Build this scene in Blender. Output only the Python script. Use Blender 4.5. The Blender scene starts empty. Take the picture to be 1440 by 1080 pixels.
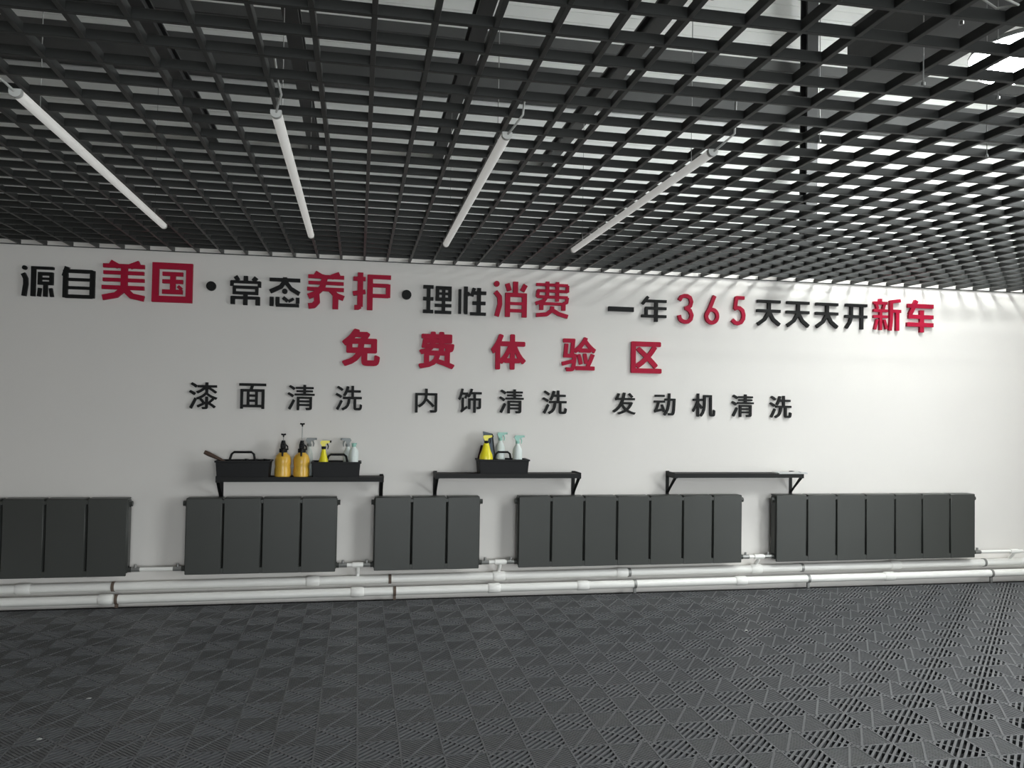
import bpy, math, random
from mathutils import Vector, Matrix
random.seed(7)
S = bpy.context.scene
COL = S.collection

# ---------------------------------------------------------------- camera, world, lights, exposure
cam_d = bpy.data.cameras.new('camera')
cam_d.sensor_fit = 'HORIZONTAL'; cam_d.sensor_width = 36.0
cam_d.lens = 1131.99 * 36.0 / 1440.0
cam_d.clip_start = 0.05; cam_d.clip_end = 200
cam = bpy.data.objects.new('camera', cam_d); COL.objects.link(cam)
cam.matrix_world = Matrix(((0.98214928, -0.02080895, -0.18694862, 0.0),
                           (-0.18738855, -0.02168849, -0.9820464, 0.0),
                           (0.01638072, 0.9995482, -0.02520069, 1.70),
                           (0, 0, 0, 1)))
S.camera = cam

S.view_settings.view_transform = 'Standard'
S.view_settings.look = 'None'
S.view_settings.gamma = 1.0
S.view_settings.use_curve_mapping = False
S.view_settings.exposure = -0.06

world = bpy.data.worlds.new('overcast_sky'); S.world = world
world.use_nodes = True
wn = world.node_tree.nodes; wn.clear()
wb = wn.new('ShaderNodeBackground'); wo = wn.new('ShaderNodeOutputWorld')
wb.inputs['Color'].default_value = (0.93, 0.985, 1.0, 1); wb.inputs['Strength'].default_value = 11.0
world.node_tree.links.new(wb.outputs[0], wo.inputs[0])

RIGHT_X, LEFT_X, BACK_Y, WALL_Y = 7.5, -3.45, -7.0, 7.15
WX0, WX1 = -1.5, 4.5      # unseen window added behind the camera for fill light
GRID_Z = 2.934           # underside of the open-cell ceiling
TOP_Z = 6.0

def portal(name, loc, rot, sx, sy):
    l = bpy.data.lights.new(name, 'AREA'); l.shape = 'RECTANGLE'; l.size = sx; l.size_y = sy
    l.cycles.is_portal = True
    o = bpy.data.objects.new(name, l); COL.objects.link(o); o.location = loc; o.rotation_euler = rot
    return o
# daylight comes in through the open bay and the clerestory of the right-hand end wall
portal('bay_daylight', (RIGHT_X + 0.1, 0.8, 1.42), (0, math.radians(90), 0), 2.7, 3.6)
portal('clerestory_daylight', (RIGHT_X + 0.1, 2.2, 3.9), (0, math.radians(90), 0), 1.7, 6.4)

portal('added_window_daylight', ((WX0 + WX1) / 2, BACK_Y - 0.2, 1.42), (math.radians(90), 0, 0), WX1 - WX0, 2.65)  # added opening, out of view, gives the far wall its frontal fill

# ---------------------------------------------------------------- materials
def mat(name, col, rough=0.6, spec=0.5, metal=0.0, noise=0.08, scale=12.0, bump=0.0, emit=None, es=0.0, trans=0.0, alpha=1.0, coat=0.0):
    m = bpy.data.materials.new(name); m.use_nodes = True
    nt = m.node_tree; b = nt.nodes['Principled BSDF']
    b.inputs['Roughness'].default_value = rough
    b.inputs['Metallic'].default_value = metal
    b.inputs['Specular IOR Level'].default_value = spec
    b.inputs['Transmission Weight'].default_value = trans
    b.inputs['Alpha'].default_value = alpha
    b.inputs['Coat Weight'].default_value = coat
    tc = nt.nodes.new('ShaderNodeTexCoord')
    n = nt.nodes.new('ShaderNodeTexNoise'); n.inputs['Scale'].default_value = scale; n.inputs['Detail'].default_value = 4
    nt.links.new(tc.outputs['Object'], n.inputs['Vector'])
    r = nt.nodes.new('ShaderNodeMapRange')
    r.inputs['From Min'].default_value = 0.25; r.inputs['From Max'].default_value = 0.75
    r.inputs['To Min'].default_value = 1 - noise; r.inputs['To Max'].default_value = 1 + noise
    nt.links.new(n.outputs['Fac'], r.inputs['Value'])
    mx = nt.nodes.new('ShaderNodeVectorMath'); mx.operation = 'SCALE'
    mx.inputs[0].default_value = col; nt.links.new(r.outputs[0], mx.inputs['Scale'])
    nt.links.new(mx.outputs[0], b.inputs['Base Color'])
    if bump:
        bp = nt.nodes.new('ShaderNodeBump'); bp.inputs['Strength'].default_value = bump; bp.inputs['Distance'].default_value = 0.004
        nt.links.new(n.outputs['Fac'], bp.inputs['Height']); nt.links.new(bp.outputs[0], b.inputs['Normal'])
    if emit:
        b.inputs['Emission Color'].default_value = (*emit, 1); b.inputs['Emission Strength'].default_value = es
    return m

M_wall = mat('white_wall_paint', (0.76, 0.728, 0.697), 0.75, 0.3, noise=0.015, scale=1.3, bump=0.05)
M_upper = mat('white_cladding', (0.80, 0.80, 0.78), 0.6, 0.3, noise=0.04, scale=3)
M_side = mat('grey_side_wall', (0.20, 0.17, 0.14), 0.8, 0.3, noise=0.04, scale=2)
M_grid = mat('charcoal_grid_aluminium', (0.026, 0.027, 0.026), 0.45, 0.3, noise=0.06, scale=8)
M_steel = mat('dark_painted_steel', (0.028, 0.028, 0.029), 0.5, 0.5, noise=0.1, scale=6)
M_girt = mat('grey_primed_steel', (0.09, 0.09, 0.09), 0.55, 0.4, noise=0.1, scale=5)
M_tile = mat('grey_plastic_tile', (0.110, 0.112, 0.118), 0.42, 0.4, noise=0.12, scale=25, bump=0.15)
M_under = mat('slot_shade_concrete', (0.012, 0.012, 0.013), 0.8, 0.2, noise=0.2, scale=5)  # near black: shade inside the tile slots is put into this colour
M_black = mat('black_acrylic', (0.008, 0.008, 0.008), 0.55, 0.2, noise=0.05)
M_red = mat('crimson_acrylic', (0.40, 0.005, 0.035), 0.55, 0.2, noise=0.04)
M_rad = mat('anthracite_radiator_enamel', (0.046, 0.048, 0.044), 0.42, 0.45, noise=0.05, scale=4)
M_radgap = mat('black_radiator_core', (0.014, 0.014, 0.014), 0.6, 0.3)
M_pipe = mat('white_pipe_plastic', (0.86, 0.845, 0.81), 0.35, 0.5, noise=0.03, scale=5)
M_fit = mat('grey_fitting_metal', (0.30, 0.30, 0.29), 0.4, 0.5, metal=0.6, noise=0.08)
M_rust = mat('rusty_brown_clamp', (0.13, 0.095, 0.075), 0.7, 0.3, noise=0.2, scale=30)
M_shelf = mat('black_shelf_steel', (0.008, 0.008, 0.008), 0.5, 0.25, noise=0.08)
M_board = mat('dark_brown_shelf_board', (0.014, 0.010, 0.008), 0.6, 0.2, noise=0.15, scale=14)
M_caddy = mat('black_caddy_plastic', (0.007, 0.007, 0.008), 0.5, 0.25, noise=0.1, scale=20)
M_amber = mat('amber_translucent_plastic', (0.78, 0.46, 0.06), 0.28, 0.5, noise=0.15, scale=9)
M_yel = mat('bright_yellow_plastic', (0.85, 0.74, 0.02), 0.3, 0.5, noise=0.05)
M_clear = mat('milky_bottle_plastic', (0.80, 0.86, 0.83), 0.3, 0.4, noise=0.04, trans=0.12)
M_teal = mat('pale_green_plastic', (0.30, 0.56, 0.48), 0.35, 0.5, noise=0.08)
M_blue = mat('dark_blue_plastic', (0.03, 0.055, 0.085), 0.4, 0.5, noise=0.1)
M_greypl = mat('grey_trigger_plastic', (0.25, 0.27, 0.27), 0.4, 0.5, noise=0.08)
M_maroon = mat('dark_maroon_cloth', (0.05, 0.018, 0.022), 0.9, 0.2, noise=0.2, scale=40, bump=0.5)
M_brown = mat('brown_wooden_handle', (0.07, 0.04, 0.028), 0.5, 0.4, noise=0.2, scale=20)
M_tube = mat('frosted_tube_diffuser', (0.8, 0.8, 0.77), 0.4, 0.5, noise=0.02, emit=(1.0, 0.985, 0.94), es=0.27)
M_cap = mat('white_end_cap', (0.6, 0.6, 0.58), 0.4, 0.5, noise=0.03)
M_lamp = mat('lit_lamp_panel', (0.9, 0.9, 0.88), 0.5, 0.3, noise=0.0, emit=(0.95, 1.0, 0.98), es=66.0)
M_wire = mat('galvanised_wire', (0.35, 0.35, 0.34), 0.35, 0.5, metal=0.7, noise=0.1)
M_cable = mat('grey_white_cable', (0.45, 0.45, 0.43), 0.5, 0.4, noise=0.05)
M_cloth = mat('pale_grey_cloth', (0.55, 0.55, 0.55), 0.9, 0.2, noise=0.06, scale=60, bump=0.5)
M_redpipe = mat('dark_red_sprinkler_paint', (0.16, 0.02, 0.025), 0.45, 0.5, noise=0.1)

# ---------------------------------------------------------------- helpers
def tag(o, label=None, cat=None, group=None, kind=None):
    if label: o['label'] = label
    if cat: o['category'] = cat
    if group: o['group'] = group
    if kind: o['kind'] = kind
    return o

def empty(name, loc, label=None, cat=None, group=None, kind=None, rotz=0):
    o = bpy.data.objects.new(name, None); COL.objects.link(o); o.location = loc
    o.rotation_euler = (0, 0, rotz); o.empty_display_size = 0.1
    return tag(o, label, cat, group, kind)

class MB:
    """collects geometry, build() links it as one mesh object"""
    def __init__(s): s.v = []; s.f = []; s.sm = []
    def add(s, vs, fs, smooth=False):
        n = len(s.v); s.v += [tuple(v) for v in vs]
        s.f += [tuple(i + n for i in f) for f in fs]; s.sm += [smooth] * len(fs); return s
    def box(s, x0, x1, y0, y1, z0, z1, c=0.0):
        """box with its twelve edges chamfered by c"""
        if c <= 0:
            vs = [(x, y, z) for x in (x0, x1) for y in (y0, y1) for z in (z0, z1)]
            return s.add(vs, [(0, 1, 3, 2), (4, 6, 7, 5), (0, 4, 5, 1), (2, 3, 7, 6), (0, 2, 6, 4), (1, 5, 7, 3)])
        X, Y, Z = (x0, x1), (y0, y1), (z0, z1); vs = []; idx = {}
        for i in (0, 1):
            for j in (0, 1):
                for k in (0, 1):
                    sx, sy, sz = (1 if i == 0 else -1), (1 if j == 0 else -1), (1 if k == 0 else -1)
                    for a, d in (('x', (0, sy * c, sz * c)), ('y', (sx * c, 0, sz * c)), ('z', (sx * c, sy * c, 0))):
                        idx[(i, j, k, a)] = len(vs); vs.append((X[i] + d[0], Y[j] + d[1], Z[k] + d[2]))
        f = []
        q = ((0, 0), (1, 0), (1, 1), (0, 1))
        for i in (0, 1):
            f.append([idx[(i, a, b, 'x')] for a, b in (q if i else q[::-1])])
            f.append([idx[(a, i, b, 'y')] for a, b in (q[::-1] if i else q)])
            f.append([idx[(a, b, i, 'z')] for a, b in (q if i else q[::-1])])
        for a in (0, 1):
            for b in (0, 1):
                f.append([idx[(0, a, b, 'y')], idx[(1, a, b, 'y')], idx[(1, a, b, 'z')], idx[(0, a, b, 'z')]])
                f.append([idx[(a, 0, b, 'x')], idx[(a, 1, b, 'x')], idx[(a, 1, b, 'z')], idx[(a, 0, b, 'z')]])
                f.append([idx[(a, b, 0, 'x')], idx[(a, b, 1, 'x')], idx[(a, b, 1, 'y')], idx[(a, b, 0, 'y')]])
                for k in (0, 1): f.append([idx[(a, b, k, w)] for w in 'xyz'])
        return s.add(vs, f)
    def tube(s, pts, r, n=10, cap=True, smooth=True):
        """round bar through points; r a number or one per point"""
        P = [Vector(p) for p in pts]; R = r if isinstance(r, (list, tuple)) else [r] * len(P)
        vs = []; up = None
        for i, p in enumerate(P):
            d = (P[min(i + 1, len(P) - 1)] - P[max(i - 1, 0)]).normalized()
            if up is None: up = d.orthogonal().normalized()
            up = (up - d * up.dot(d)).normalized(); sd = d.cross(up)
            for k in range(n):
                a = 2 * math.pi * k / n; vs.append(p + (up * math.cos(a) + sd * math.sin(a)) * R[i])
        fs = [(i * n + k, i * n + (k + 1) % n, (i + 1) * n + (k + 1) % n, (i + 1) * n + k) for i in range(len(P) - 1) for k in range(n)]
        s.add(vs, fs, smooth)
        if cap:
            s.add(vs[:n], [tuple(range(n))[::-1]]); s.add(vs[-n:], [tuple(range(n))])
        return s
    def lathe(s, prof, cx=0, cy=0, cz=0, n=20, sx=1.0, sy=1.0):
        vs = []
        for r, z in prof:
            for k in range(n):
                a = 2 * math.pi * k / n; vs.append((cx + r * sx * math.cos(a), cy + r * sy * math.sin(a), cz + z))
        fs = [(i * n + k, i * n + (k + 1) % n, (i + 1) * n + (k + 1) % n, (i + 1) * n + k) for i in range(len(prof) - 1) for k in range(n)]
        s.add(vs, fs, True)
        s.add(vs[:n], [tuple(range(n))[::-1]]); s.add(vs[-n:], [tuple(range(n))])
        return s
    def prism(s, poly, axis, a, b):
        """extrude a 2D polygon along 'x', 'y' or 'z' from a to b"""
        def P(u, v, w): return {'x': (w, u, v), 'y': (u, w, v), 'z': (u, v, w)}[axis]
        n = len(poly); vs = [P(u, v, a) for u, v in poly] + [P(u, v, b) for u, v in poly]
        fs = [tuple(range(n))[::-1], tuple(range(n, 2 * n))] + [(i, (i + 1) % n, n + (i + 1) % n, n + i) for i in range(n)]
        return s.add(vs, fs)
    def mesh(s, name):
        me = bpy.data.meshes.new(name); me.from_pydata(s.v, [], s.f)
        me.polygons.foreach_set('use_smooth', s.sm); me.update()
        import bmesh
        bm = bmesh.new(); bm.from_mesh(me); bmesh.ops.remove_doubles(bm, verts=bm.verts, dist=1e-6)
        bmesh.ops.recalc_face_normals(bm, faces=bm.faces); bm.to_mesh(me); bm.free()
        me.set_sharp_from_angle(angle=math.radians(38))
        return me
    def build(s, name, m, parent=None, loc=(0, 0, 0), **kw):
        me = s.mesh(name); me.materials.append(m)
        o = bpy.data.objects.new(name, me); COL.objects.link(o); o.location = loc
        if parent: o.parent = parent
        return tag(o, **kw)

def child(name, me, parent, loc, rotz=0):
    o = bpy.data.objects.new(name, me); COL.objects.link(o); o.parent = parent; o.location = loc
    o.rotation_euler = (0, 0, rotz); return o

def copy_tree(o, parent=None):
    c = o.copy(); COL.objects.link(c); c.parent = parent
    for ch in [x for x in bpy.data.objects if x.parent == o]: copy_tree(ch, c)
    return c

# glyph outlines (units of 1/1000 em)
G = {  # outlines in 1/1000 of each character's own box
'源1':[[66,994,93,1000,120,996,144,980,160,957,165,927,159,901,145,881,120,865,93,861,67,867,46,881,32,901,26,927,30,954,47,980],[302,980,313,985,980,985,991,980,991,901,987,896,438,894,436,556,436,13,433,7,307,7,306,888,302,901],[513,802,520,806,967,806,977,802,976,391,807,388,805,179,805,13,801,7,687,7,685,384,680,389,513,391],[111,768,113,770,119,762,198,596,209,398,160,0,67,10,40,13,32,20,79,404,71,563,0,709,2,715],[627,697,623,689,623,636,627,628,867,629,867,696],[627,558,623,550,623,503,627,499,860,498,867,503,867,557],[941,292,949,292,953,285,1000,20,994,14,914,0,904,0,901,7,854,272,860,277],[528,285,533,289,627,278,598,7,593,2,499,13]],
'自1':[[85,994,92,1000,222,963,225,960,211,913,214,906,922,906,928,900,929,884,936,881,999,880,1000,20,990,15,929,14,928,7,922,0,113,0,106,15,37,16,35,685,30,690,2,698,0,705,35,826,35,880,51,882,53,886],[181,795,181,635,853,635,853,795],[181,543,181,373,853,373,853,544],[181,282,181,112,853,111,853,282]],
'美1':[[831,999,834,1000,841,994,883,907,889,904,984,903,984,806,718,805,671,788,664,802,657,805,596,805,590,802,590,736,596,732,970,732,974,730,976,723,974,644,596,643,590,638,590,559,596,554,984,554,985,467,596,466,590,460,590,375,596,372,984,371,984,274,657,274,647,270,732,189,998,135,1000,132,971,1,664,63,644,77,514,204,507,202,382,86,365,74,167,29,38,0,5,132,296,199,374,270,365,274,4,274,0,283,0,368,4,372,433,372,436,382,436,460,433,465,426,466,24,466,20,474,21,552,433,555,436,559,436,638,433,642,426,643,31,643,30,730,433,732,436,736,436,802,433,805,344,805,337,802,330,791,296,805,24,805,21,808,20,815,20,900,24,904,153,904,159,907,215,998,392,904,616,904]],
'国1':[[0,997,6,1000,996,1000,1000,997,1000,4,996,0,989,0,6,0,0,4],[171,840,165,837,165,830,165,164,171,160,831,160,835,164,835,837,831,840],[251,764,253,770,260,770,756,770,758,764,758,677,756,670,584,670,577,664,577,584,584,580,749,580,758,577,758,484,756,480,584,480,577,477,577,330,584,325,666,325,673,325,679,330,611,390,666,449,756,370,735,347,719,330,721,327,757,324,758,224,756,215,253,215,251,224,253,325,432,325,439,326,443,330,443,470,439,480,253,481,251,484,251,577,260,580,439,580,443,584,443,664,439,670,253,670]],
'常1':[[219,996,224,1000,231,994,316,865,257,826,265,822,427,822,430,826,430,977,433,983,568,984,571,977,571,826,575,822,723,821,730,826,687,859,784,981,791,984,897,905,897,898,840,826,845,822,973,821,979,807,1000,806,1000,611,919,610,915,603,915,360,912,354,575,354,571,347,571,301,575,295,952,295,959,285,976,282,976,6,973,0,838,0,834,6,834,190,831,197,574,196,571,190,571,6,568,0,561,0,433,0,430,6,430,190,427,197,171,197,167,190,167,26,164,20,29,20,25,26,25,282,29,285,42,285,49,295,420,295,427,295,430,301,427,354,90,354,86,360,86,623,83,630,9,630,2,630,0,636,2,806,22,807,29,821,171,822,174,826,109,924],[117,733,111,728,111,655,117,649,885,649,890,655,890,728,885,733],[191,551,187,544,187,459,191,453,811,453,814,459,814,544,811,551]],
'态1':[[431,999,560,1000,566,993,566,973,573,970,982,970,987,966,988,859,987,852,982,849,618,849,607,845,739,673,1000,517,937,400,931,398,656,560,542,705,502,757,426,638,406,618,61,436,0,557,5,564,323,732,396,845,387,849,10,851,10,967,426,970,431,973],[488,617,522,615,553,597,574,571,584,537,582,504,565,470,541,449,509,438,477,440,445,457,423,483,413,517,415,550,431,584,458,607],[479,356,483,362,490,360,630,246,771,325,811,249,726,197,637,147,605,207,560,149,414,269],[25,323,29,327,144,327,150,323,150,21,144,15,138,15,29,15,25,21],[211,323,221,327,330,327,336,323,336,115,342,111,963,111,968,102,966,1,227,0,224,48,222,55,214,56,211,61],[862,323,867,327,976,324,977,128,862,128]],
'养1':[[237,1000,396,915,410,915,479,900,610,900,614,904,613,910,616,912,830,995,873,904,878,900,968,900,976,897,976,807,968,804,692,804,665,795,658,803,541,804,534,801,518,736,520,733,527,731,961,731,966,724,966,653,965,646,961,644,499,644,494,640,479,576,486,572,968,572,976,569,975,477,775,476,771,473,818,428,996,367,1000,363,950,241,947,240,844,275,837,277,835,273,834,16,830,13,685,13,680,16,680,196,680,363,676,370,568,474,410,476,330,402,327,396,346,190,343,164,332,145,237,42,217,27,189,18,58,0,51,2,29,138,38,143,141,159,188,209,181,293,175,302,65,257,58,261,1,383,3,389,169,457,188,473,182,476,3,476,0,479,0,569,3,572,286,572,293,574,327,608,335,640,327,644,31,645,30,730,355,732,359,736,374,801,368,804,341,800,327,804,24,804,20,807,20,897,24,900,169,901,231,999]],
'护1':[[124,997,131,1000,269,1000,272,997,272,891,276,886,336,884,336,778,276,776,272,772,272,546,276,542,322,551,327,546,346,440,344,433,276,421,272,414,272,88,269,85,223,84,221,82,239,49,236,46,164,5,144,0,124,0,52,0,49,9,50,128,118,129,124,135,124,387,118,392,26,375,19,380,0,486,6,493,118,513,124,520,124,772,118,776,12,776,10,785,11,884,118,886,124,891],[403,951,414,955,993,955,1000,952,1000,851,993,846,532,846,529,838,529,725,532,722,934,721,940,719,942,712,987,711,990,705,990,467,990,360,987,353,947,353,934,343,532,343,529,334,529,9,526,5,519,5,388,5,381,9,381,944,388,950],[532,622,529,613,529,447,532,443,868,443,871,447,871,613,868,622]],
'理1':[[0,997,7,1000,351,1000,360,997,360,883,351,879,258,879,255,876,255,581,258,578,351,578,360,575,360,461,351,457,258,457,255,454,254,132,258,126,357,126,360,12,357,5,337,5,7,5,0,12,0,119,7,126,119,126,126,132,125,454,119,457,7,457,0,461,0,467,0,575,7,578,119,578,125,581,125,876,119,879,7,879,0,883],[440,977,450,980,992,980,1000,977,1000,461,992,457,787,457,780,454,780,352,992,352,1000,347,999,243,780,240,780,111,999,109,1000,5,992,0,979,0,430,0,420,5,420,106,423,110,655,111,660,119,659,240,430,241,420,246,420,347,423,351,655,352,660,360,660,447,660,454,655,457,450,457,440,461],[562,859,562,759,655,759,660,762,660,769,660,856,655,859],[780,857,780,761,880,761,880,857],[562,678,562,578,655,578,660,581,660,588,660,675,655,678],[780,676,780,580,880,580,880,676]],
'性1':[[194,1000,328,1000,328,814,334,811,355,825,362,823,425,739,432,749,501,969,508,977,613,947,623,940,596,854,599,851,663,854,664,967,668,971,800,971,809,967,809,861,814,851,995,851,1000,847,999,734,814,732,809,728,810,495,974,493,979,489,980,383,974,373,814,373,809,369,809,117,814,110,995,109,1000,104,1000,4,995,0,557,0,425,1,422,104,425,109,432,110,662,110,663,369,654,373,504,376,503,482,508,493,663,495,663,728,654,732,557,730,535,661,529,656,418,688,411,698,362,668,334,705,328,701,328,37,195,35,192,44],[0,900,91,901,94,894,94,37,0,37]],
'消1':[[69,998,105,998,132,988,157,964,169,937,170,904,159,877,139,856,112,843,77,840,50,849,23,870,9,897,7,931,16,957,36,982],[573,998,580,1000,711,1000,718,998,718,690,724,684,979,684,983,676,986,656,986,7,842,7,842,140,759,141,490,141,489,13,486,7,345,7,344,656,347,676,353,684,566,684,573,688],[451,957,456,959,463,954,529,763,520,757,415,722,408,720,401,724,334,917],[881,944,883,947,890,948,1000,890,1000,884,904,710,785,770],[92,736,98,741,105,736,227,603,240,582,245,562,255,348,252,328,166,7,160,0,84,19,34,33,121,355,112,529,0,656],[490,571,490,427,841,428,842,569,835,573],[490,345,490,233,835,232,841,234,842,341,835,347]],
'费1':[[306,997,309,1000,408,1000,411,997,412,958,415,951,597,951,599,997,604,1000,696,1000,703,997,703,958,709,951,956,951,963,947,965,912,998,912,1000,906,1000,729,998,727,970,726,963,723,963,710,956,707,710,707,704,703,703,625,709,619,956,618,963,615,963,579,999,573,979,436,975,423,956,404,900,384,899,220,892,217,794,217,784,221,784,345,784,351,780,354,499,354,253,354,246,351,246,221,239,217,133,217,130,221,130,364,127,371,35,340,0,423,0,430,218,510,226,514,240,534,239,540,232,540,62,540,57,547,56,568,21,577,39,743,42,750,57,749,58,782,63,785,302,785,306,788,306,866,302,873,28,873,28,951,302,951,306,958],[415,873,412,866,412,788,415,785,590,785,597,787,597,872],[710,873,703,866,704,788,710,785,899,785,905,788,905,795,905,866,899,873],[133,707,130,703,121,625,126,619,295,618,302,618,306,625,306,703,302,707],[415,706,412,703,412,625,415,618,597,618,597,705],[372,540,294,436,302,433,829,433,833,436,829,456,857,465,888,475,898,534,892,540,710,540,703,534,703,462,603,462,598,469,597,539],[452,325,457,329,566,319,562,260,569,253,724,170,985,103,986,97,956,0,682,69,562,132,513,157,385,58,358,47,49,18,42,22,33,123,323,152,443,244]],
'一1':[[0,954,8,1000,996,1000,1000,954,1000,23,996,0,8,0,0,23]],
'年1':[[215,998,222,1000,303,940,247,862,254,859,991,859,1000,856,998,752,659,752,654,746,654,584,659,578,998,578,1000,571,998,471,659,471,655,468,654,273,659,267,998,267,1000,260,998,161,743,160,659,160,655,157,652,0,535,0,527,2,527,150,522,160,7,160,2,163,2,260,7,267,137,267,138,519,151,526,151,571,156,578,522,578,527,584,527,746,522,752,163,751,85,648,5,707,0,713],[248,470,248,267,522,267,527,273,527,468,522,471]],
'31':[[372,997,410,1000,621,998,837,932,863,920,877,907,967,764,972,732,894,576,866,557,790,525,798,518,852,499,877,479,995,318,1000,285,941,143,909,113,740,26,709,15,676,10,477,0,244,35,89,112,63,130,0,268,9,272,200,301,211,292,255,194,344,149,488,127,621,134,732,190,743,201,779,292,691,408,532,461,470,460,433,576,443,583,599,600,707,648,751,738,689,835,565,874,421,873,310,848,211,752,36,810,29,816,143,932,162,945,188,955]],
'61':[[576,997,582,1000,781,951,785,945,488,573,641,559,748,534,855,487,941,419,983,360,1000,288,985,215,934,143,855,84,760,41,697,25,618,8,488,0,369,10,239,42,144,84,66,143,18,209,0,281,17,360,62,422,163,498,360,728],[452,439,369,422,346,412,235,294,240,248,273,202,310,175,366,150,440,133,499,128,535,131,570,134,634,150,689,174,726,202,760,248,768,288,759,327,729,366,694,393,630,423,559,438,499,442]],
'51':[[325,996,376,1000,907,1000,918,996,918,885,475,883,463,879,409,664,610,653,647,648,882,554,907,532,1000,358,962,196,783,59,746,44,524,1,487,0,363,11,265,20,228,28,0,130,4,137,154,228,351,141,487,129,610,153,733,241,756,352,685,475,561,525,549,529,413,535,302,500,289,499,228,553,161,560,256,950,277,977]],
'天1':[[20,995,27,1000,987,1000,992,995,992,894,987,889,582,887,582,637,987,636,992,630,992,529,987,524,610,522,745,300,1000,104,927,5,920,3,689,178,641,219,520,417,514,420,380,206,93,4,87,0,84,3,15,104,17,111,287,300,423,522,7,524,0,529,0,630,7,636,447,636,451,644,451,880,447,889,27,889,20,894]],
'开1':[[30,995,41,1000,996,1000,1000,995,1000,894,996,889,822,887,822,555,996,553,1000,548,1000,447,996,442,822,440,822,7,816,0,698,0,698,372,698,433,696,440,691,442,342,440,276,237,112,7,10,75,163,291,209,440,7,442,0,447,0,548,7,553,221,553,227,555,228,562,227,887,34,889,30,894],[353,887,353,555,691,553,697,555,698,562,696,887]],
'新1':[[950,1000,972,1000,987,902,985,896,699,857,698,849,699,664,992,664,1000,659,1000,568,936,566,933,561,933,11,929,7,923,6,818,6,811,6,807,11,807,489,807,561,804,566,699,565,697,299,658,3,651,0,553,12,544,17,583,306,582,934,588,940,612,941,616,954],[199,987,302,987,302,902,309,895,497,895,500,889,500,810,497,807,448,807,444,803,400,666,406,660,518,659,520,574,511,571,309,570,307,476,316,473,518,472,520,391,518,385,511,384,309,384,307,17,307,11,302,6,218,6,213,11,211,384,9,384,2,385,0,391,2,472,204,473,213,476,211,570,9,571,0,574,2,659,93,660,100,661,100,666,56,803,51,807,9,807,0,810,2,895,197,897],[155,804,194,679,155,664,162,660,176,660,344,662,345,666,306,679,344,805,162,807],[98,345,100,349,107,349,173,332,179,325,93,23,86,17,11,37],[407,345,427,350,432,345,518,63,518,56,462,41,441,35,439,37,351,325,358,331]],
'车1':[[294,998,302,1000,423,946,388,881,385,875,389,872,995,872,1000,868,1000,751,995,746,316,746,200,537,481,537,483,543,484,681,630,682,636,680,637,673,637,536,988,536,995,536,1000,530,1000,426,995,419,645,419,637,417,637,300,645,297,856,297,997,296,1000,290,999,173,995,171,645,171,637,168,637,10,636,4,630,0,492,0,484,2,483,160,483,166,477,171,3,171,0,173,0,290,3,297,477,297,483,303,483,413,477,419,60,420,61,534,117,537,58,563,59,569,153,745,32,747,30,868,39,872,222,872,229,880]],
'免2':[[319,998,342,1000,436,979,445,972,454,958,456,938,452,925,456,922,616,922,643,924,656,920,710,885,727,865,729,852,728,838,674,751,676,745,883,745,896,741,909,732,920,711,921,391,916,371,903,356,883,349,676,349,669,347,668,164,836,163,844,190,851,277,869,297,883,302,903,300,983,266,991,257,998,244,1000,231,989,137,966,70,956,57,914,24,843,11,676,11,609,16,549,41,537,57,515,97,508,157,508,271,503,283,489,256,402,151,269,62,109,2,89,0,76,4,62,16,42,51,17,84,12,97,11,110,15,124,29,140,182,194,276,252,342,323,354,344,349,349,342,349,149,350,129,358,118,371,114,384,113,544,109,549,96,546,82,548,69,556,42,587,9,617,0,638,2,658,11,671,109,748,187,825,250,905,300,985],[349,775,328,751,329,745,476,745,499,771,496,775],[276,594,271,591,270,584,270,504,276,501,402,501,410,504,418,551,421,591,416,594],[589,594,585,591,583,584,572,504,576,501,743,501,756,501,760,504,760,584,756,594]],
'费2':[[343,997,354,1000,423,1000,444,996,452,990,460,977,465,935,555,935,558,944,560,977,575,995,589,1000,665,1000,680,997,696,984,700,970,702,937,706,935,893,935,907,932,921,919,926,904,926,717,917,697,907,689,893,686,702,684,706,676,955,676,976,668,987,650,986,617,974,537,950,484,941,475,914,459,872,448,870,170,874,163,983,122,995,110,1000,97,996,77,948,11,934,2,914,1,727,75,527,138,512,143,492,157,444,108,299,44,71,0,58,1,42,10,0,90,2,111,9,120,23,129,155,150,147,177,147,390,140,395,92,382,71,387,58,401,16,470,19,490,37,506,127,531,175,550,161,555,99,557,85,565,78,577,77,597,110,784,120,798,140,807,320,808,322,810,99,812,85,816,75,824,68,837,68,910,78,927,99,935,320,935,324,977,333,990],[465,812,463,810,465,808,555,808,557,810,555,812],[706,812,702,810,706,808,782,808,785,810,782,812],[237,686,234,684,237,676,308,677,314,684,306,686],[458,686,458,676,555,676,557,684,555,686],[410,554,389,529,349,490,499,490,556,490,558,550,555,554],[706,555,701,550,701,497,704,490,741,490,731,530,733,550,727,555],[292,358,292,189,347,209,382,242,411,270,443,357],[596,359,592,357,589,340,562,264,568,258,700,222,720,216,724,224,723,357]],
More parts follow.
